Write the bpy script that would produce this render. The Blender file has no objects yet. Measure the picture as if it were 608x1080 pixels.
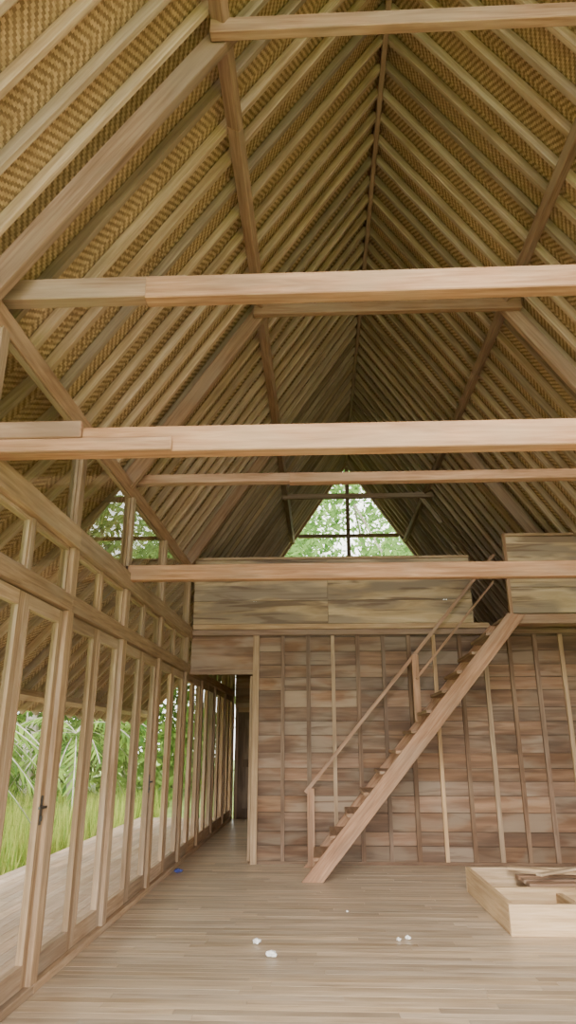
import bpy, math, random
from mathutils import Vector, Matrix
random.seed(7)
R=random.random
def U(a,b): return a+(b-a)*random.random()
SC=bpy.context.scene

# ------------------------------------------------------------------ materials
def newmat(name):
    m=bpy.data.materials.new(name); m.use_nodes=True
    nt=m.node_tree; nt.nodes.clear()
    out=nt.nodes.new('ShaderNodeOutputMaterial')
    return m,nt,out
def N(nt,t,**k):
    n=nt.nodes.new(t)
    for a,b in k.items(): setattr(n,a,b)
    return n
def math_(nt,op,a,b=None,c=None):
    n=nt.nodes.new('ShaderNodeMath'); n.operation=op
    for i,v in enumerate((a,b,c)):
        if v is None: continue
        if isinstance(v,(int,float)): n.inputs[i].default_value=v
        else: nt.links.new(v,n.inputs[i])
    return n.outputs[0]
def ramp(nt,fac,stops):
    n=nt.nodes.new('ShaderNodeValToRGB'); e=n.color_ramp.elements
    while len(e)<len(stops): e.new(0.5)
    for i,(p,c) in enumerate(stops):
        e[i].position=p; e[i].color=(c[0],c[1],c[2],1)
    nt.links.new(fac,n.inputs[0]); return n.outputs[0]
def mixc(nt,mode,fac,a,b):
    n=nt.nodes.new('ShaderNodeMix'); n.data_type='RGBA'; n.blend_type=mode
    if isinstance(fac,(int,float)): n.inputs[0].default_value=fac
    else: nt.links.new(fac,n.inputs[0])
    for i,v in ((6,a),(7,b)):
        if isinstance(v,tuple): n.inputs[i].default_value=(v[0],v[1],v[2],1)
        else: nt.links.new(v,n.inputs[i])
    return n.outputs[2]

def wood(name,dark,mid,light,rough=0.6,var=(0.78,1.2),gs=(1.2,22.0),streak=0.45,spec=0.25,bump=0.15,grey=0.3,greycol=(0.40,0.31,0.22),dist=0.4,ns=1.6,ps=(0.8,2.2),pr=(0.46,0.66),sat=(0.88,1.08),dark2=None,d2=(0.5,0.66)):
    m,nt,out=newmat(name); L=nt.links
    uv=N(nt,'ShaderNodeUVMap',uv_map='UVMap')
    def tex(sc,loc,scale,detail,dst,rg=0.5):
        mp=N(nt,'ShaderNodeMapping'); mp.inputs['Scale'].default_value=(sc[0],sc[1],1); mp.inputs['Location'].default_value=(loc[0],loc[1],0)
        L.new(uv.outputs[0],mp.inputs[0])
        n=N(nt,'ShaderNodeTexNoise'); n.inputs['Scale'].default_value=scale; n.inputs['Detail'].default_value=detail; n.inputs['Roughness'].default_value=rg; n.inputs['Distortion'].default_value=dst
        L.new(mp.outputs[0],n.inputs['Vector']); return n.outputs[0]
    n1=tex(gs,(0,0),ns,7,dist,0.62)
    col=ramp(nt,n1,[(0.32,dark),(0.5,mid),(0.66,light)])
    st=ramp(nt,tex((0.9,4.0),(0,0),1.3,3,0),[(0.35,(0.66,0.60,0.54)),(0.6,(1.08,1.06,1.04))])
    col=mixc(nt,'MULTIPLY',streak,col,st)
    gf=ramp(nt,tex(ps,(7,3),1.7,3,0.4),[(pr[0],(0,0,0)),(pr[1],(1,1,1))])
    col=mixc(nt,'MIX',math_(nt,'MULTIPLY',gf,grey),col,greycol)
    if dark2:
        df=ramp(nt,tex((ps[0]*0.7,ps[1]*2.0),(17,31),2.0,4,0.9),[(d2[0],(0,0,0)),(d2[1],(0.8,0.8,0.8))])
        col=mixc(nt,'MIX',df,col,dark2)
    at=N(nt,'ShaderNodeAttribute',attribute_name='rnd')
    sp=N(nt,'ShaderNodeSeparateColor'); L.new(at.outputs['Color'],sp.inputs[0])
    mr=N(nt,'ShaderNodeMapRange'); mr.inputs[3].default_value=var[0]; mr.inputs[4].default_value=var[1]
    L.new(sp.outputs[0],mr.inputs[0])
    hsv=N(nt,'ShaderNodeHueSaturation'); L.new(col,hsv.inputs['Color']); L.new(mr.outputs[0],hsv.inputs['Value'])
    mr2=N(nt,'ShaderNodeMapRange'); mr2.inputs[3].default_value=sat[0]; mr2.inputs[4].default_value=sat[1]
    L.new(sp.outputs[1],mr2.inputs[0]); L.new(mr2.outputs[0],hsv.inputs['Saturation'])
    b=N(nt,'ShaderNodeBsdfPrincipled'); b.inputs['Roughness'].default_value=rough
    b.inputs['Specular IOR Level'].default_value=spec
    L.new(hsv.outputs[0],b.inputs['Base Color'])
    bp=N(nt,'ShaderNodeBump'); bp.inputs['Strength'].default_value=bump; bp.inputs['Distance'].default_value=0.003
    L.new(n1,bp.inputs['Height']); L.new(bp.outputs[0],b.inputs['Normal'])
    L.new(b.outputs[0],out.inputs[0]); return m

WEAVE_A=(0.54,0.395,0.24); WEAVE_B=(0.305,0.21,0.125)
def weave():
    m,nt,out=newmat('woven_bamboo'); L=nt.links
    uv=N(nt,'ShaderNodeUVMap',uv_map='UVMap')
    s=N(nt,'ShaderNodeSeparateXYZ'); L.new(uv.outputs[0],s.inputs[0])
    wu,wv=0.022,0.014
    u=math_(nt,'ADD',math_(nt,'DIVIDE',s.outputs[0],wu),400.0); v=math_(nt,'ADD',math_(nt,'DIVIDE',s.outputs[1],wv),400.0)
    i=math_(nt,'FLOOR',u); j=math_(nt,'FLOOR',v)
    over=math_(nt,'LESS_THAN',math_(nt,'MODULO',math_(nt,'ADD',math_(nt,'PINGPONG',i,9.0),j),4.0),1.5)
    col=mixc(nt,'MIX',over,WEAVE_B,WEAVE_A)
    cb=N(nt,'ShaderNodeCombineXYZ'); L.new(i,cb.inputs[0]); L.new(j,cb.inputs[1])
    wn=N(nt,'ShaderNodeTexWhiteNoise',noise_dimensions='2D'); L.new(cb.outputs[0],wn.inputs['Vector'])
    tint=ramp(nt,wn.outputs[0],[(0.0,(0.76,0.73,0.69)),(1.0,(1.18,1.17,1.14))])
    col=mixc(nt,'MULTIPLY',0.85,col,tint)
    n2=N(nt,'ShaderNodeTexNoise'); n2.inputs['Scale'].default_value=0.9; n2.inputs['Detail'].default_value=5
    L.new(uv.outputs[0],n2.inputs['Vector'])
    bl=ramp(nt,n2.outputs[0],[(0.3,(0.76,0.73,0.69)),(0.7,(1.15,1.14,1.12))])
    col=mixc(nt,'MULTIPLY',0.8,col,bl)
    su=math_(nt,'FLOOR',math_(nt,'DIVIDE',s.outputs[0],2.4)); sv=math_(nt,'FLOOR',math_(nt,'DIVIDE',s.outputs[1],1.6))
    c3=N(nt,'ShaderNodeCombineXYZ'); L.new(su,c3.inputs[0]); L.new(sv,c3.inputs[1])
    w3=N(nt,'ShaderNodeTexWhiteNoise',noise_dimensions='2D'); L.new(c3.outputs[0],w3.inputs['Vector'])
    sh=ramp(nt,w3.outputs[0],[(0,(0.86,0.85,0.83)),(1,(1.08,1.08,1.07))])
    col=mixc(nt,'MULTIPLY',0.7,col,sh)
    b=N(nt,'ShaderNodeBsdfDiffuse')
    L.new(col,b.inputs['Color'])
    L.new(b.outputs[0],out.inputs[0]); return m

def glass():
    m,nt,out=newmat('clear_glass'); L=nt.links
    t=N(nt,'ShaderNodeBsdfTransparent'); t.inputs[0].default_value=(0.96,0.985,0.96,1)
    g=N(nt,'ShaderNodeBsdfGlossy'); g.inputs['Roughness'].default_value=0.0
    f=N(nt,'ShaderNodeFresnel'); f.inputs[0].default_value=2.0
    mx=N(nt,'ShaderNodeMixShader'); L.new(f.outputs[0],mx.inputs[0]); L.new(t.outputs[0],mx.inputs[1]); L.new(g.outputs[0],mx.inputs[2])
    L.new(mx.outputs[0],out.inputs[0]); return m
def leafmat(name,c1,c2,trans=0.4):
    m,nt,out=newmat(name); L=nt.links
    at=N(nt,'ShaderNodeAttribute',attribute_name='rnd')
    sp=N(nt,'ShaderNodeSeparateColor'); L.new(at.outputs['Color'],sp.inputs[0])
    col=ramp(nt,sp.outputs[0],[(0,c1),(1,c2)])
    d=N(nt,'ShaderNodeBsdfDiffuse'); L.new(col,d.inputs[0])
    t=N(nt,'ShaderNodeBsdfTranslucent'); L.new(col,t.inputs[0])
    mx=N(nt,'ShaderNodeMixShader'); mx.inputs[0].default_value=trans
    L.new(d.outputs[0],mx.inputs[1]); L.new(t.outputs[0],mx.inputs[2]); L.new(mx.outputs[0],out.inputs[0]); return m
def noisemat(name,c1,c2,scale=2.0,rough=0.9):
    m,nt,out=newmat(name); L=nt.links
    tc=N(nt,'ShaderNodeTexCoord')
    n=N(nt,'ShaderNodeTexNoise'); n.inputs['Scale'].default_value=scale; n.inputs['Detail'].default_value=8
    L.new(tc.outputs['Object'],n.inputs['Vector'])
    col=ramp(nt,n.outputs[0],[(0.35,c1),(0.65,c2)])
    b=N(nt,'ShaderNodeBsdfPrincipled'); b.inputs['Roughness'].default_value=rough; L.new(col,b.inputs['Base Color'])
    L.new(b.outputs[0],out.inputs[0]); return m

W_TIE=wood('planed_timber_tie',(0.34,0.18,0.10),(0.48,0.27,0.16),(0.60,0.375,0.235),streak=0.7,var=(0.84,1.04),grey=0.5,greycol=(0.44,0.32,0.225),sat=(0.88,1.05),dark2=(0.29,0.175,0.11),d2=(0.56,0.72))
W_RAF=wood('pale_rafter_timber',(0.35,0.23,0.135),(0.475,0.33,0.20),(0.60,0.445,0.29),var=(0.66,1.22),grey=0.4,greycol=(0.42,0.33,0.245),sat=(0.78,1.0))
W_STR=wood('structural_timber',(0.25,0.145,0.085),(0.35,0.215,0.135),(0.45,0.295,0.195),var=(0.84,1.14),grey=0.5,greycol=(0.36,0.275,0.205))
W_DOOR=wood('door_frame_timber',(0.25,0.16,0.092),(0.36,0.24,0.145),(0.47,0.335,0.215),var=(0.74,1.2),grey=0.5,greycol=(0.38,0.30,0.22))
W_WALL=wood('partition_board',(0.19,0.11,0.068),(0.29,0.172,0.107),(0.38,0.245,0.155),var=(0.60,1.22),gs=(0.45,8.0),streak=0.7,grey=0.8,greycol=(0.36,0.275,0.20),dist=0.5,ps=(0.6,1.8),pr=(0.46,0.60),dark2=(0.16,0.095,0.06),bump=0.03,d2=(0.5,0.66))
W_STUDL=wood('stud_light',(0.37,0.24,0.14),(0.49,0.335,0.20),(0.59,0.43,0.285))
W_PAR=wood('weathered_parapet_board',(0.40,0.28,0.16),(0.59,0.43,0.255),(0.71,0.555,0.36),gs=(0.5,3.0),streak=0.25,var=(0.88,1.08),grey=0.9,greycol=(0.34,0.265,0.195),dist=1.0,ns=2.0,ps=(0.5,2.6),pr=(0.46,0.58),dark2=(0.20,0.13,0.085),bump=0.0,d2=(0.53,0.62))
W_FLOOR=wood('floor_board',(0.40,0.30,0.20),(0.52,0.405,0.28),(0.61,0.49,0.355),rough=0.36,var=(0.72,1.14),gs=(1.2,12.0),streak=0.6,spec=0.4,bump=0.04,grey=0.5,greycol=(0.51,0.42,0.32))
W_DECK=wood('veranda_board',(0.38,0.26,0.18),(0.48,0.34,0.25),(0.58,0.43,0.33),rough=0.6)
W_CRATE=wood('crate_timber',(0.44,0.285,0.155),(0.58,0.41,0.24),(0.67,0.505,0.32),grey=0.2)
W_DARK=wood('dark_timber',(0.08,0.05,0.035),(0.13,0.085,0.06),(0.19,0.13,0.09))
W_STUDD=wood('stud_dark',(0.15,0.09,0.057),(0.225,0.138,0.088),(0.31,0.205,0.135))
BAM=weave(); GL=glass()

# ------------------------------------------------------------------ mesh builder
class MB:
    def __init__(s): s.v=[];s.f=[];s.uv=[];s.m=[];s.r=[]
    def box(s,c,size,rot=None,mat=0,rnd=None,laxis=None):
        c=Vector(c); sz=Vector(size)/2; rot=rot or Matrix.Identity(3)
        L=laxis if laxis is not None else max(range(3),key=lambda k:size[k])
        ou,ov=U(0,50),U(0,50); col=rnd or (R(),R(),R())
        b=len(s.v)
        for x in(-1,1):
            for y in(-1,1):
                for z in(-1,1): s.v.append(c+rot@Vector((x*sz.x,y*sz.y,z*sz.z)))
        loc=[Vector((x*sz.x,y*sz.y,z*sz.z)) for x in(-1,1) for y in(-1,1) for z in(-1,1)]
        fs=[((0,1,3,2),0),((4,6,7,5),0),((0,4,5,1),1),((2,3,7,6),1),((0,2,6,4),2),((1,5,7,3),2)]
        for f,n in fs:
            s.f.append([b+i for i in f]); s.m.append(mat); s.r.append(col)
            oth=[k for k in range(3) if k!=n]
            if n==L: a,bb=oth
            else: a=L; bb=[k for k in oth if k!=L][0]
            s.uv.append([(loc[i][a]+ou,loc[i][bb]+ov+n*0.37) for i in f])
    def beam(s,p0,p1,w,h,up=(0,0,1),mat=0,rnd=None):
        p0=Vector(p0);p1=Vector(p1); d=(p1-p0); l=d.length; d.normalize()
        up=Vector(up); side=d.cross(up).normalized(); u2=side.cross(d).normalized()
        rot=Matrix((d,side,u2)).transposed()
        s.box((p0+p1)/2,(l,w,h),rot,mat,rnd,0)
    def rng(s,x0,x1,y0,y1,z0,z1,mat=0,rnd=None,laxis=None):
        s.box(((x0+x1)/2,(y0+y1)/2,(z0+z1)/2),(x1-x0,y1-y0,z1-z0),None,mat,rnd,laxis)
    def quad(s,pts,uvs,mat=0,col=None):
        b=len(s.v); s.v+= [Vector(p) for p in pts]; s.f.append(list(range(b,b+len(pts)))); s.uv.append(uvs); s.m.append(mat); s.r.append(col or (R(),R(),R()))
    def make(s,name,mats,bevel=0.0,parent=None,smooth=False):
        me=bpy.data.meshes.new(name)
        mn=[min(v[k] for v in s.v) for k in range(3)]; mx=[max(v[k] for v in s.v) for k in range(3)]
        o=Vector([(a+b)/2 for a,b in zip(mn,mx)])
        me.from_pydata([tuple(v-o) for v in s.v],[],s.f)
        me.uv_layers.new(name='UVMap'); me.color_attributes.new('rnd','FLOAT_COLOR','CORNER')
        uvl=me.uv_layers['UVMap']; ca=me.color_attributes['rnd']
        k=0
        for fi,f in enumerate(s.f):
            for q in range(len(f)):
                uvl.data[k].uv=s.uv[fi][q]; ca.data[k].color=(*s.r[fi],1); k+=1
        me.polygons.foreach_set('material_index',s.m)
        if smooth: me.polygons.foreach_set('use_smooth',[True]*len(s.f))
        for m in mats: me.materials.append(m)
        ob=bpy.data.objects.new(name,me); SC.collection.objects.link(ob); ob.location=o
        if parent: 
            ob.parent=parent; ob.location=o-parent.location
        if bevel:
            bm=ob.modifiers.new('bevel','BEVEL'); bm.width=bevel; bm.segments=1; bm.limit_method='ANGLE'
        me.update(); return ob
def empty(name,loc=(0,0,0)):
    e=bpy.data.objects.new(name,None); e.location=loc; SC.collection.objects.link(e); return e

# ------------------------------------------------------------------ dimensions
XL=-1.88; XR=3.72; XRD=0.72; ZR=7.77; ZE=3.9
YF=-0.7; YP=9.8; YG=15.2
SL=(ZR-ZE)/(XRD-XL)
ZRT=ZR-(XR-XRD)*SL
DL=Vector((XRD-XL,0,ZR-ZE)).normalized()
NL=Vector((-DL.z,0,DL.x))
DR=Vector((-DL.x,0,DL.z)); NR=Vector((DL.z,0,DL.x))
def rl(z,d=0,y=0): return Vector((XRD-(ZR-z)/SL,y,z))+NL*d
def rr(z,d=0,y=0): return Vector((XRD+(ZR-z)/SL,y,z))+NR*d
def apex(d): return ZR+d/DL.x

# ------------------------------------------------------------------ floor
m=MB(); y=YF; w=0.085
while y<YG:
    x=XL-0.06; x-=U(0,1.2); 
    while x<XR:
        l=U(1.2,2.2); a=max(x,XL-0.06); b=min(x+l,XR+0.05)
        if b>a+0.02: m.rng(a,b-0.002,y,y+w-0.003,-0.05,U(-0.0012,0.0),laxis=0)
        x+=l
    y+=w
m.make('floor',[W_FLOOR])

# ------------------------------------------------------------------ ceiling (woven bamboo lining)
m=MB(); dM=0.165
A=Vector((XRD,0,apex(dM)))
y0,y1=YF-0.4,YG+0.5
for side in(0,1):
    e=(rl(ZE,dM) if side==0 else rr(ZRT,dM)); ln=(A-e).length
    pts=[(e.x,y0,e.z),(e.x,y1,e.z),(A.x,y1,A.z),(A.x,y0,A.z)]
    o=3.3*side
    m.quad(pts,[(y0+o,0),(y1+o,0),(y1+o,ln),(y0+o,ln)])
ceil=m.make('ceiling',[BAM])
m=MB(); dT=0.30; A2=Vector((XRD,0,apex(dT)))
for side in(0,1):
    e=(rl(ZE,dT) if side==0 else rr(ZRT,dT)); ln=(A2-e).length
    m.quad([(e.x,y0,e.z),(e.x,y1,e.z),(A2.x,y1,A2.z),(A2.x,y0,A2.z)],[(0,0),(16,0),(16,ln),(0,ln)])
THATCH=noisemat('thatch',(0.10,0.08,0.05),(0.2,0.16,0.1),12)
m.make('roof_thatch',[THATCH])

RF=empty('roof_frame',(XRD,7,5.5))
m=MB(); y=YF
while y<YG+0.4:
    d=0.115
    for s in(0,1):
        wj=U(0.038,0.054)
        yy=y+U(-0.016,0.016)
        if s==0:
            m.beam(rl(ZE-0.02,d,yy),Vector((XRD-0.02,yy+U(-.015,.015),apex(d)-0.03)),wj,0.08,up=NL)
        else:
            m.beam(rr(ZRT,d,yy),Vector((XRD+0.02,yy,apex(d)-0.03)),wj,0.08,up=NR)
    y+=0.29
m.make('common_rafters',[W_RAF],0.003,RF)
m=MB(); m.beam((XRD,YF,apex(0.1)-0.03),(XRD,YG+0.3,apex(0.1)-0.03),0.05,0.13); m.make('ridge_board',[W_STR],0.005,RF)
for s in(0,1):
    m=MB(); p=(rl if s==0 else rr)
    segs=[YF,3.9,7.6,11.4,YG-0.05]
    for a,b in zip(segs[:-1],segs[1:]):
        m.beam(p(5.86,0.01,a),p(5.86,0.01,b),0.07,0.11,up=(NL if s==0 else NR))
    m.make('purlin',[W_STR],0.005,RF)
m=MB()
for a,b in ((YF,5.2),(5.2,10.9),(10.9,YG-0.05)): m.beam((XL,a,ZE),(XL,b,ZE),0.10,0.15,up=NL)
for a,b in ((YF,5.2),(5.2,10.9),(10.9,YG-0.05)): m.beam((XR,a,ZRT),(XR,b,ZRT),0.10,0.15,up=NR)
m.make('eaves_beams',[W_STR],0.006,RF)
zc=5.80
for k,y in enumerate([0.3,3.2,6.2,9.38]):
    m=MB()
    m.beam(rl(ZE,-0.01,y),rl(zc+0.1,-0.01,y),0.075,0.15,up=NL)
    m.beam(rr(ZRT,-0.01,y),rr(zc+0.1,-0.01,y),0.075,0.15,up=NR)
    m.make('principal_rafters',[W_STR],0.005,RF)
for k,y in enumerate([0.2,3.12,6.12,9.3,11.9]):
    m=MB(); a=rl(zc); b=rr(zc); hc=0.06 if k<3 else 0.045
    m.rng(a.x-0.03,b.x+0.10,y-0.035,y+0.035,zc-hc,zc+hc,laxis=0); m.make('collar_beam',[W_TIE if k<2 else W_STR],0.005,RF)
for y,zu,zl in((0.4,4.06,3.06),(3.42,4.06,3.07),(6.42,4.015,3.05)):
    m=MB(); z=zu; sx=U(-0.5,0.1); hh=0.074 if y<6 else 0.05
    if y==3.42: sx=-0.75
    m.rng(-1.93,sx,y-0.05,y+0.05,z-hh+0.008,z+hh+0.002,mat=(1 if y==3.42 else 0),laxis=0,rnd=(0.9,0.2,0)); m.rng(sx-0.25,3.3,y-0.053,y+0.05,z-hh-0.004,z+hh-0.004,laxis=0,rnd=(0.9,0.6,0))
    m.make('tie_beam',[W_TIE,W_STR],0.006)
    m=MB(); z=zl
    m.rng(XL-0.02,XR,y-0.05,y+0.05,z-0.075,z+0.075,laxis=0,rnd=(0.7,0.9,0))
    if y==3.42:
        m.rng(XL-0.02,-1.28,y-0.09,y-0.053,z+0.0,z+0.10,laxis=0); m.rng(XL-0.02,-0.78,y-0.085,y-0.053,z-0.08,z-0.002,laxis=0)
    m.make('tie_beam',[W_TIE],0.006)

# ------------------------------------------------------------------ left wall
posts=[0.42,1.94,3.44,4.94,6.42,7.96,9.6,11.0,12.4,13.8,15.14]
def sidewall(name,X,posts,upper=True,ymin=YF):
    m=MB()
    for y in posts:
        w=0.115 if y<10 else 0.09
        m.rng(X-0.055,X+0.055,y-w/2,y+w/2,0.0,2.89,laxis=2)
    for a,b in ((ymin,4.94),(4.94,9.6),(9.6,YG-0.05)):
        m.rng(X-0.075,X+0.075,a,b-0.003,2.89,3.05,laxis=1)
        m.rng(X-0.06,X+0.062,a,b-0.003,2.41,2.53,laxis=1)
        m.rng(X-0.06,X+0.06,a,b-0.003,0.0,0.055,laxis=1)
    for a,b in zip(posts[:-1],posts[1:]):
        c=(a+b)/2; m.rng(X-0.03,X+0.03,c-0.03,c+0.03,2.53,2.89,laxis=2)
    if upper:
        for y in posts: m.rng(X-0.045,X+0.045,y-0.05,y+0.05,3.05,ZE-0.06,laxis=2)
    return m.make(name,[W_DOOR],0.004)
sidewall('wall_left',XL,posts)
sidewall('wall_right',XR,posts,upper=False)
dn=[0]; wn=[0]
METAL=noisemat('handle_metal',(0.05,0.05,0.05),(0.09,0.09,0.09),30,0.4)
METAL.node_tree.nodes['Principled BSDF'].inputs['Metallic'].default_value=0.8
def leafpair(X,a,b,inn,handle=True):
    dn[0]+=1
    m=MB(); a+=0.06;b-=0.06; c=(a+b)/2
    for (p,q) in ((a,c-0.002),(c+0.002,b)):
        sw=0.075; t=0.022
        m.rng(X-t,X+t,p,p+sw,0.06,2.40,laxis=2); m.rng(X-t,X+t,q-sw,q,0.06,2.40,laxis=2)
        m.rng(X-t,X+t,p+sw,q-sw,2.31,2.40,laxis=1); m.rng(X-t,X+t,p+sw,q-sw,0.06,0.19,laxis=1)
        if inn>0: m.rng(X+t*0.2,X+t+0.006,p+sw,p+sw+0.014,0.19,2.31,laxis=2)
        m.quad([(X,p+sw,0.19),(X,q-sw,0.19),(X,q-sw,2.31),(X,p+sw,2.31)],[(0,0),(1,0),(1,1),(0,1)],1)
    if handle:
        hy=q-0.04
        m.rng(X+inn*0.022-0.004,X+inn*0.022+0.004,hy-0.018,hy+0.018,0.98,1.16,mat=2)
        m.box((X+inn*0.05,hy-0.045,1.09),(0.014,0.12,0.016),mat=2)
        m.box((X+inn*0.036,hy,1.09),(0.03,0.016,0.016),mat=2)
        m.box((X+inn*0.028,hy,1.02),(0.012,0.02,0.03),mat=2)
    m.make('door_%d'%dn[0],[W_DOOR,GL,METAL])
def pane(X,a,b,z0,z1):
    wn[0]+=1; m=MB()
    t=0.02
    m.rng(X-t,X+t,a,a+0.025,z0,z1,laxis=2); m.rng(X-t,X+t,b-0.025,b,z0,z1,laxis=2)
    m.rng(X-t,X+t,a+0.025,b-0.025,z0,z0+0.025,laxis=1); m.rng(X-t,X+t,a+0.025,b-0.025,z1-0.025,z1,laxis=1)
    m.quad([(X,a+.025,z0+.025),(X,b-.025,z0+.025),(X,b-.025,z1-.025),(X,a+.025,z1-.025)],[(0,0),(1,0),(1,1),(0,1)],1)
    m.make('window_%d'%wn[0],[W_DOOR,GL])
for a,b in zip(posts[:-1],posts[1:]):
    leafpair(XL,a,b,1,handle=(abs(a-3.44)<.01 or abs(a-6.42)<.01))
    pane(XL,a+0.055,b-0.055,3.055,ZE-0.065)
    c=(a+b)/2
    for p,q in((a+0.06,c-0.032),(c+0.032,b-0.06)): pane(XL,p,q,2.532,2.888)
for a,b in zip(posts[:6],posts[1:7]):
    leafpair(XR,a,b,-1,handle=False)

# ------------------------------------------------------------------ partition (back wall of the room)
XO=-0.92
m=MB()
z=0.0
while z<2.93:
    h=min(U(0.16,0.23),2.985-z)
    x=XO+0.07
    while x<XR-0.05:
        l=random.choice([0.355,0.71,1.06,1.42,2.1]); b=min(x+l,XR-0.05)
        m.rng(x,b-0.002,YP,YP+0.022,z,z+h-0.008,laxis=0); x=b
    z+=h
    if 2.985-z<0.04: break
m.rng(XO+0.07,XR-0.05,YP+0.024,YP+0.05,0,2.985,mat=2)
m.rng(XO-0.01,XO+0.075,YP-0.045,YP+0.055,0,2.985,mat=1,laxis=2)
i=0; x=XO+0.41
tone=[0,0,1,0,0,0,1,0,1,0,0,1]
while x<XR-0.1:
    wd=U(0.045,0.06)
    m.rng(x-wd/2,x+wd/2,YP-0.04,YP-0.001,0.04,2.93,mat=(1 if tone[i%12] else 3),laxis=2)
    x+=0.352+U(-0.012,0.012); i+=1
m.rng(XO+0.08,XR-0.05,YP-0.025,YP-0.001,0.0,0.04,mat=3,laxis=0)
m.rng(XL+0.06,XO-0.012,YP,YP+0.03,2.45,2.985,mat=0,laxis=0)
m.rng(XL+0.06,XO-0.012,YP-0.03,YP+0.05,2.40,2.47,mat=3,laxis=0)
m.make('wall_back',[W_WALL,W_STUDL,W_DARK,W_STUDD])
m=MB(); z=0
while z<2.97:
    h=min(0.2,2.985-z); m.rng(XO-0.0,XO+0.03,YP+0.06,YG-0.05,z,z+h-0.004,laxis=1); z+=0.2
m.make('wall_passage',[W_WALL])
m=MB(); dn[0]+=1
X=XO-0.04
m.rng(X-0.018,X+0.018,YP+0.06,YP+0.14,0.02,2.38,laxis=2); m.rng(X-0.018,X+0.018,YP+0.82,YP+0.9,0.02,2.38,laxis=2)
for z0,z1 in((0.02,0.2),(1.1,1.2),(2.28,2.38)): m.rng(X-0.018,X+0.018,YP+0.14,YP+0.82,z0,z1,laxis=1)
m.rng(X-0.008,X+0.008,YP+0.14,YP+0.82,0.2,1.1,laxis=2); m.rng(X-0.008,X+0.008,YP+0.14,YP+0.82,1.2,2.28,laxis=2)
m.make('door_%d'%dn[0],[W_STUDL],0.003)
m=MB(); z=0
while z<5.3:
    h=min(0.2,5.38-z)
    xa=rl(max(z+h,3.9)).x+0.06; xb=min(XR-0.06,rr(z+h).x-0.06)
    if z<2.15: m.rng(-0.98,xb,YG,YG+0.03,z,z+h-0.0005,laxis=0)
    else: m.rng(xa,xb,YG,YG+0.03,z,z+h-0.0005,laxis=0)
    z+=0.2
m.make('wall_gable',[W_WALL])
m=MB(); dn[0]+=1
m.rng(XL+0.07,XL+0.14,YG-0.0,YG+0.05,0,2.199,laxis=2); m.rng(-1.06,-0.985,YG,YG+0.05,0,2.199,laxis=2)
m.rng(XL+0.14,-1.06,YG,YG+0.05,2.1,2.199,laxis=0)
m.rng(XL+0.14,-1.06,YG+0.01,YG+0.04,0,2.1,mat=1,laxis=2)
for z0 in(0.2,1.15): m.rng(XL+0.25,-1.17,YG+0.0,YG+0.01,z0,z0+0.8,mat=1,laxis=2)
m.make('door_%d'%dn[0],[W_STR,W_DARK])

# gable window
wn[0]+=1; m=MB(); zb=5.46; dW=0.03; zt=apex(dW)
a=rl(zb,dW); b=rr(zb,dW); Yw=YG+0.015
m.rng(a.x+0.03,b.x-0.03,Yw-0.03,Yw+0.03,zb-0.08,zb,laxis=0)
m.beam((a.x,Yw,zb),(XRD,Yw,zt),0.06,0.06,up=NL); m.beam((b.x,Yw,zb),(XRD,Yw,zt),0.06,0.06,up=NR)
m.rng(XRD-0.045,XRD+0.045,Yw-0.03,Yw+0.03,zb,zt-0.1,laxis=2)
zm=6.02; m.rng(rl(zm,-0.02).x,XRD-0.046,Yw-0.025,Yw+0.025,zm-0.04,zm+0.04,laxis=0); m.rng(XRD+0.046,rr(zm,-0.02).x,Yw-0.025,Yw+0.025,zm-0.04,zm+0.04,laxis=0)
m.quad([(a.x,Yw,zb),(b.x,Yw,zb),(XRD,Yw,zt)],[(0,0),(1,0),(.5,1)],1)
m.make('window_%d'%wn[0],[W_STR,GL])
m=MB(); m.beam(rr(5.35,-0.1,12.0),rr(5.95,-0.1,12.0),0.05,0.07,up=NR); m.make('roof_brace',[W_RAF],0.003,RF)

# ------------------------------------------------------------------ loft
m=MB(); y=YP-0.04
while y<YG-0.03:
    yb=min(y+0.14,YG-0.02); m.rng(XL+0.09,XR-0.08,y,yb-0.003,3.02,3.05,laxis=0); y+=0.14
m.rng(2.42,XR-0.09,8.72,YP-0.10,3.02,3.05,laxis=0)
x=-1.5
while x<XR-.2:
    m.rng(x-0.03,x+0.03,YP+0.06,YG-0.03,2.99,3.018,laxis=1); x+=0.6
m.make('loft_floor',[W_STR])
m=MB(); m.rng(XL+0.08,XR-0.08,YP-0.075,YP-0.045,2.935,3.015,laxis=0)
m.rng(XL+0.08,2.40,YP-0.095,YP-0.045,3.018,3.09,mat=1,laxis=0)
m.make('loft_edge_beam',[W_STR,W_STUDL],0.004)
m=MB()
zs=[3.095,3.43,3.77,4.04]
for i,(a,b) in enumerate(zip(zs[:-1],zs[1:])):
    js=[XL+0.08,0.14,2.19]
    for p,q in zip(js[:-1],js[1:]): m.rng(p,q-0.004,YP-0.075,YP-0.05,a,b-0.006,laxis=0)
m.rng(XL+0.08,2.19,YP-0.09,YP-0.03,4.042,4.075,mat=1,laxis=0)
m.rng(2.15,2.2,YP-0.05,YP-0.0,3.05,4.04,mat=1,laxis=2)
m.make('loft_parapet',[W_PAR,W_STUDL],0.002)
m=MB(); yl=8.66
for i,(a,b) in enumerate(((3.03,3.36),(3.36,3.70),(3.70,4.03))):
    m.rng(2.44,rr(b).x+0.13,yl-0.025,yl,a,b-0.006,laxis=0)
m.rng(2.40,2.44,yl-0.045,yl+0.02,2.9,4.07,mat=1,laxis=2)
m.rng(2.44,rr(4.07).x+0.12,yl-0.04,yl+0.02,4.032,4.07,mat=2,laxis=0)
m.rng(2.44,XR-0.08,yl-0.02,yl+0.04,2.9,3.015,mat=1,laxis=0)
m.rng(2.44,2.49,yl+0.045,YP-0.10,2.9,3.015,mat=1,laxis=1)
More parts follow.
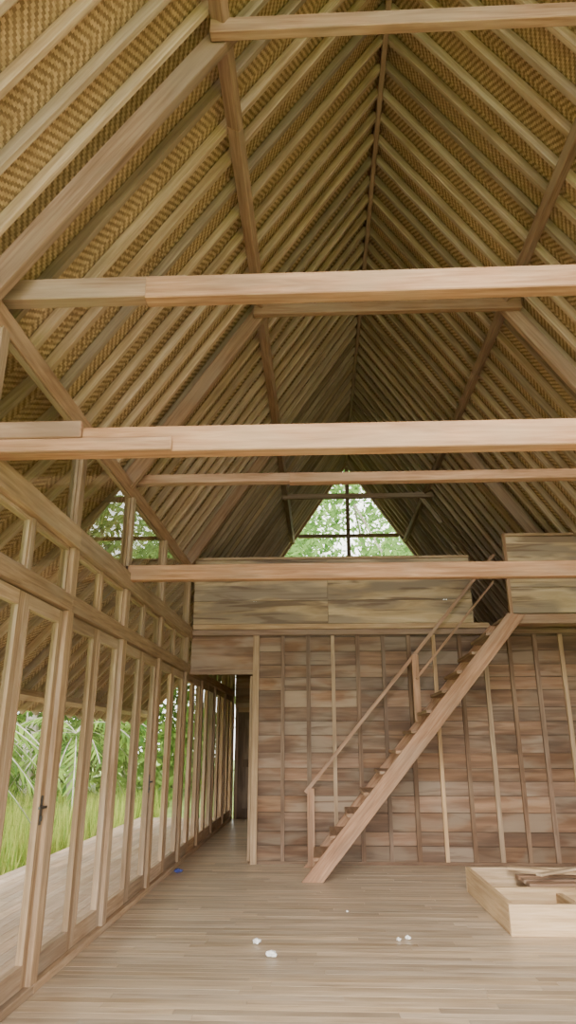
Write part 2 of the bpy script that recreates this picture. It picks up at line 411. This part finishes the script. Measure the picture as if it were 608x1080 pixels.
m.make('landing_parapet',[W_PAR,W_STR,W_STUDL],0.002)

# ------------------------------------------------------------------ staircase
m=MB()
x0,z0,x1,z1=-0.16,0.0,2.41,3.0
ys0,ys1=8.6,9.55
dirv=Vector((x1-x0,0,z1-z0)).normalized(); nrm=Vector((-dirv.z,0,dirv.x))
def stringer(y,mat):
    th=0.022; t=dirv
    hb,ha=0.13,0.055
    def P(s,o): return Vector((x0,0,0))+t*s+nrm*o
    Ltot=(Vector((x1,0,z1))-Vector((x0,0,0))).length+0.08
    pa=P(hb*nrm.z/dirv.z,-hb); pb=P(-ha*nrm.z/dirv.z,ha)
    pc=P(Ltot-0.1,ha); pd=P(Ltot+0.03,-hb)
    pts=[pa,pd,pc,pb]
    b=len(m.v); ou=U(0,30)
    for yy in(y-th,y+th):
        for p in pts: m.v.append(Vector((p.x,yy,max(p.z,0.001))))
    F=[(0,1,2,3),(7,6,5,4),(0,4,5,1),(1,5,6,2),(2,6,7,3),(3,7,4,0)]
    for f in F:
        m.f.append([b+i for i in f]); m.m.append(mat); m.r.append((0.2,0.5,0))
        m.uv.append([(m.v[b+i].dot(dirv)+ou,m.v[b+i].dot(nrm)+m.v[b+i].y+ou) for i in f])
stringer(ys0,0); stringer(ys1,0)
n=13
for i in range(1,n):
    t=i/n; X=x0+(x1-x0)*t; Z=z1*t
    m.rng(X-0.135,X+0.10,ys0+0.023,ys1-0.023,Z-0.02,Z+0.018,mat=1,laxis=1)
hy=ys1-0.055
for X,zb_,zt_ in((-0.13,0.02,0.93),(1.30,1.74,2.62)):
    m.rng(X-0.045,X+0.045,hy-0.03,hy+0.03,zb_,zt_,mat=0,laxis=2)
m.beam((-0.2,hy,0.88),(2.5,hy,4.02),0.045,0.045,mat=0)
m.beam((1.3,hy-0.045,2.30),(2.45,hy-0.045,3.62),0.03,0.03,mat=0)
m.make('staircase',[W_TIE,W_STR],0.003)

# ------------------------------------------------------------------ crate
m=MB(); cx0,cx1,cy0,cy1,ch=1.53,3.1,6.42,8.2,0.235
t=0.045
m.rng(cx0,cx1,cy0,cy0+t,0.001,ch,laxis=0); m.rng(cx0,cx1,cy1-t,cy1,0.001,ch,laxis=0)
m.rng(cx0,cx0+t,cy0+t,cy1-t,0.001,ch,laxis=1); m.rng(cx1-t,cx1,cy0+t,cy1-t,0.001,ch,laxis=1)
m.rng(cx0+t,cx1-t,cy0+t,cy1-t,0.01,0.05,mat=1,laxis=0)
m.rng(cx0+t,cx1-t,7.35,7.41,0.05,0.19,mat=0,laxis=0)
m.rng(2.2,2.26,cy0+t,7.35,0.05,0.15,mat=0,laxis=1)
for k in range(3): m.rng(2.02,cx1-t,7.55+k*0.2,7.68+k*0.2,0.15,0.19,mat=2,laxis=0)
m.beam((1.95,8.05,0.25),(3.0,7.5,0.26),0.10,0.025,mat=0)
m.beam((2.1,7.5,0.275),(2.95,8.12,0.285),0.07,0.022,mat=0)
m.beam((2.3,6.6,0.2),(2.8,7.3,0.22),0.08,0.02,mat=0)
m.make('timber_crate',[W_CRATE,W_DARK,W_STR],0.003)

# ------------------------------------------------------------------ litter
PAPER=noisemat('paper',(0.75,0.74,0.72),(0.9,0.9,0.88),8)
BLUE=noisemat('blue_plastic',(0.05,0.08,0.3),(0.1,0.12,0.45),8)
def scrap(name,x,y,s,mat,fl=0.6):
    import bmesh
    bm=bmesh.new(); bmesh.ops.create_icosphere(bm,subdivisions=2,radius=s)
    for v in bm.verts:
        v.co*=U(0.5,1.25); v.co.z*=fl
    mn=min(v.co.z for v in bm.verts)
    for v in bm.verts: v.co.z-=mn
    me=bpy.data.meshes.new(name); bm.to_mesh(me); bm.free(); me.materials.append(mat)
    o=bpy.data.objects.new(name,me); o.location=(x,y,0.001); SC.collection.objects.link(o)
scrap('paper_scrap',-0.52,6.12,0.038,PAPER); scrap('paper_scrap',-0.38,5.78,0.042,PAPER)
scrap('paper_scrap',0.60,6.25,0.022,PAPER); scrap('paper_scrap',0.68,6.30,0.028,PAPER)
scrap('paper_scrap',0.23,7.2,0.014,PAPER)
scrap('plastic_wrapper',-1.74,9.15,0.06,BLUE,0.35)

# ------------------------------------------------------------------ veranda
def veranda(sgn,X):
    m=MB(); x=0.08
    while x<1.9:
        xa=X+sgn*x; xb=X+sgn*(x+0.115); y=YF-1
        while y<YG+0.5:
            l=U(2.5,3.5); m.rng(min(xa,xb),max(xa,xb),y,min(y+l,YG+0.5)-0.004,-0.08,-0.03,laxis=1); y+=l
        x+=0.12
    m.make('veranda_deck',[W_DECK])
    zt=(ZE+0.09 if sgn<0 else ZRT+0.09); drop=zt-1.9; e0=Vector((X+sgn*0.16,0,zt)); e1=Vector((X+sgn*2.1,0,1.9)); ln=(e1-e0).length
    m=MB(); m.quad([(e1.x,y0,e1.z),(e1.x,y1,e1.z),(e0.x,y1,e0.z),(e0.x,y0,e0.z)],[(y0,0),(y1,0),(y1,ln),(y0,ln)])
    nn=Vector((sgn*drop,0,1.94)).normalized()
    ve=empty('veranda_roof',(X+sgn*1.1,7,2.9))
    m.make('woven_lining',[BAM],0,ve)
    m=MB(); y=YF
    while y<YG+0.4:
        a=e0-nn*0.045; b=e1-nn*0.045
        m.beam((a.x,y,a.z),(b.x,y,b.z),0.05,0.08,up=nn); y+=0.45
    c=e1-nn*0.16+ (e0-e1).normalized()*0.35
    m.beam((c.x,YF,c.z),(c.x,YG+.3,c.z),0.08,0.12,up=nn)
    m.make('veranda_rafters',[W_RAF],0,ve)
    for y in(0.5,3.5,6.5,9.5,12.5,15.2):
        m=MB(); m.rng(c.x-0.05,c.x+0.05,y-0.05,y+0.05,-0.03,c.z-0.08,laxis=2)
        m.make('veranda_post',[W_STR],0.004)
veranda(-1,XL); veranda(1,XR)

# ------------------------------------------------------------------ outdoors
GRD=noisemat('grass_ground',(0.13,0.22,0.04),(0.30,0.39,0.09),0.9)
m=MB(); m.quad([(-60,-30,-0.4),(60,-30,-0.4),(60,80,-0.4),(-60,80,-0.4)],[(0,0),(1,0),(1,1),(0,1)]); m.make('ground',[GRD])
LEAF=leafmat('tree_leaves',(0.09,0.20,0.05),(0.34,0.52,0.17),0.5); BUSH=leafmat('shrub_leaves',(0.04,0.11,0.025),(0.26,0.40,0.08)); BL=leafmat('grass_blades',(0.16,0.29,0.04),(0.58,0.60,0.15))
BARK=noisemat('bark',(0.22,0.19,0.15),(0.5,0.46,0.4),3)
def blades(name,x0,x1,y0,y1,n,h0,h1):
    m=MB()
    for _ in range(n):
        x,y=U(x0,x1),U(y0,y1); h=U(h0,h1); a=U(0,6.28); w=U(0.012,0.03); dx,dy=math.cos(a)*w,math.sin(a)*w; lx,ly=U(-.15,.15),U(-.15,.15)
        m.quad([(x-dx,y-dy,-0.4),(x+dx,y+dy,-0.4),(x+lx,y+ly,-0.4+h)],[(0,0),(1,0),(0,1)])
    return m.make(name,[BL])
blades('tall_grass',-12,-4.3,3,20,30000,0.2,0.8)
def leaves(m,c,rx,rz,n,s):
    for _ in range(n):
        while True:
            p=Vector((U(-1,1),U(-1,1),U(-1,1)))
            if 0.3<p.length<1: break
        p=Vector((p.x*rx,p.y*rx,p.z*rz))+Vector(c)
        a=Vector((U(-1,1),U(-1,1),U(-1,1))).normalized(); b=a.cross(Vector((U(-1,1),U(-1,1),U(-1,1)))).normalized()
        l=U(.6,1.3)*s; w=l*0.4
        m.quad([p-a*l,p-b*w,p+a*l,p+b*w],[(0,0)]*4)
def treemesh(h,cr,n,low=0.45):
    m=MB()
    segs=10; lean=(U(-.6,.6),U(-.6,.6))
    rings=[]
    for k in range(6):
        t=k/5; r=0.2*(1-0.6*t); c=Vector((lean[0]*t*t,lean[1]*t*t,h*0.75*t))
        rings.append([c+Vector((math.cos(q*6.283/segs)*r,math.sin(q*6.283/segs)*r,0)) for q in range(segs)])
    for A_,B_ in zip(rings[:-1],rings[1:]):
        for q in range(segs): m.quad([A_[q],A_[(q+1)%segs],B_[(q+1)%segs],B_[q]],[(0,0)]*4,1)
    for k in range(9):
        a=U(0,6.28); rr_=U(0.2,1)*cr; c=(math.cos(a)*rr_+lean[0],math.sin(a)*rr_+lean[1],h*U(low,1.0))
        leaves(m,c,cr*U(.4,.65),h*U(.1,.17),n//9,0.17)
        s=Vector((lean[0]*.5,lean[1]*.5,h*0.5)); m.beam(s,c,0.07,0.07,mat=1)
    return m
def palmmesh(h,nf=16):
    m=MB(); segs=8; rings=[]; lx=U(.4,.9)
    for k in range(9):
        t=k/8; r=0.15*(1-0.35*t); c=Vector((lx*t*t,0,h*t))
        rings.append([c+Vector((math.cos(q*6.283/segs)*r,math.sin(q*6.283/segs)*r,0)) for q in range(segs)])
    for A_,B_ in zip(rings[:-1],rings[1:]):
        for q in range(segs): m.quad([A_[q],A_[(q+1)%segs],B_[(q+1)%segs],B_[q]],[(0,0)]*4,1)
    top=Vector((lx,0,h))
    for k in range(nf):
        a=k*6.283/nf+U(-.15,.15); out_=Vector((math.cos(a),math.sin(a),0)); sd=Vector((-out_.y,out_.x,0)); el=U(-0.2,1.1); Lf=U(2.0,2.8)
        prev=top
        for q in range(1,15):
            t=q/14; p=top+out_*(Lf*t*math.cos(el*(1-t*.5)))+Vector((0,0,Lf*(math.sin(el)*t-0.75*t*t)))
            if (p-prev).length>0.01: m.beam(prev,p,0.03,0.02,mat=1)
            for sg in(-1,1):
                tip=p+sd*sg*0.55*(1-t*0.6)+Vector((0,0,-0.28))+out_*0.2
                m.quad([prev,p,tip],[(0,0)]*3,0)
            prev=p
    return m
t1=treemesh(11,3.2,5400).make('tree',[LEAF,BARK]); t2=treemesh(9,2.8,5400,0.3).make('tree',[LEAF,BARK])
base={t1:t1.location.z,t2:t2.location.z}
pl=[(-10,24),(-13,27),(-7.5,29),(-17,22),(-19,28),(-12,34),(-22,20),(-1.6,27),(4.0,26.5),(12,30),(-5,33),(1.1,33),(6,38),(10,25),(14,12),(17,20),(-8,40),(11,38),(-26,32),(-17,40),(-20,24),(2.6,40),(-2,40),(0.2,30),(2.8,31)]
for i,(x,y) in enumerate(pl):
    src=(t1,t2)[i%2]
    if i<2: o=src
    else:
        o=bpy.data.objects.new('tree',src.data); SC.collection.objects.link(o)
    s=U(0.9,1.3); o.scale=(s,s,s); o.rotation_euler=(0,0,U(0,6.28)); o.location=(x,y,-0.4+base[src]*s)
pm=palmmesh(2.4).make('palm_tree',[BUSH,BARK]); pz=pm.location.z
for i,(x,y) in enumerate([(-6.8,11.5),(-10.5,14.5),(-8.2,16),(-12.5,13),(-6.6,19),(-13,17.5),(-10,19.5)]):
    o=pm if i==0 else bpy.data.objects.new('palm_tree',pm.data)
    if i: SC.collection.objects.link(o)
    s=U(0.85,1.2); o.scale=(s,s,s); o.rotation_euler=(0,0,U(0,6.28)); o.location=(x,y,-0.4+pz*s)
m=MB()
for _ in range(75): leaves(m,(U(-28,-6.5),U(22,34),U(0.0,3.2)),U(1.0,2.2),U(.8,1.6),300,0.18)
for _ in range(34): leaves(m,(U(-20,-9.5),U(11,21),U(0.0,1.4)),U(.8,1.5),U(.6,1.2),260,0.13)
for _ in range(12): leaves(m,(U(-6.8,-4.9),U(22,34),U(0.0,2.4)),U(.9,1.5),U(.7,1.3),300,0.16)
m.make('shrub_hedge',[BUSH])

# ------------------------------------------------------------------ light
w=bpy.data.worlds.new('World'); SC.world=w; w.use_nodes=True
nt=w.node_tree; bg=nt.nodes['Background']; bg.inputs[0].default_value=(1.0,0.975,0.93,1); bg.inputs[1].default_value=7.4
sd=bpy.data.lights.new('sun','SUN'); sd.energy=5.5; sd.angle=math.radians(25); sd.color=(1,0.94,0.85)
so=bpy.data.objects.new('sun',sd); SC.collection.objects.link(so)
so.rotation_euler=Vector((0.12,1,-0.62)).to_track_quat('-Z','Y').to_euler()
def portal(loc,d,sx,sy):
    l=bpy.data.lights.new('daylight_opening','AREA'); l.shape='RECTANGLE'; l.size=sx; l.size_y=sy; l.cycles.is_portal=True
    o=bpy.data.objects.new('daylight_opening',l); o.location=loc; o.rotation_euler=Vector(d).to_track_quat('-Z','Z').to_euler(); SC.collection.objects.link(o)
portal((0.9,-1.15,3.9),(0,1,0),9.5,8.2)
portal((-4.2,7,0.85),(1,0,0),17,2.3)
portal((6.0,7,0.85),(-1,0,0),17,2.3)
portal((0.72,15.9,6.4),(0,-1,0),3.4,3.0)

# ------------------------------------------------------------------ camera
p=math.radians(18.6); a=math.radians(2.56)
r=Vector((math.cos(a),math.sin(a),0)); f=Vector((-math.sin(a)*math.cos(p),math.cos(a)*math.cos(p),math.sin(p))); up=r.cross(f)
cam=bpy.data.cameras.new('camera'); co=bpy.data.objects.new('camera',cam); SC.collection.objects.link(co)
M=Matrix((r,up,-f)).transposed().to_4x4(); M.translation=Vector((0,0,1.5)); co.matrix_world=M
cam.lens=24.0; cam.sensor_width=36.0; cam.sensor_fit='AUTO'; cam.clip_start=0.05; cam.clip_end=300
SC.camera=co
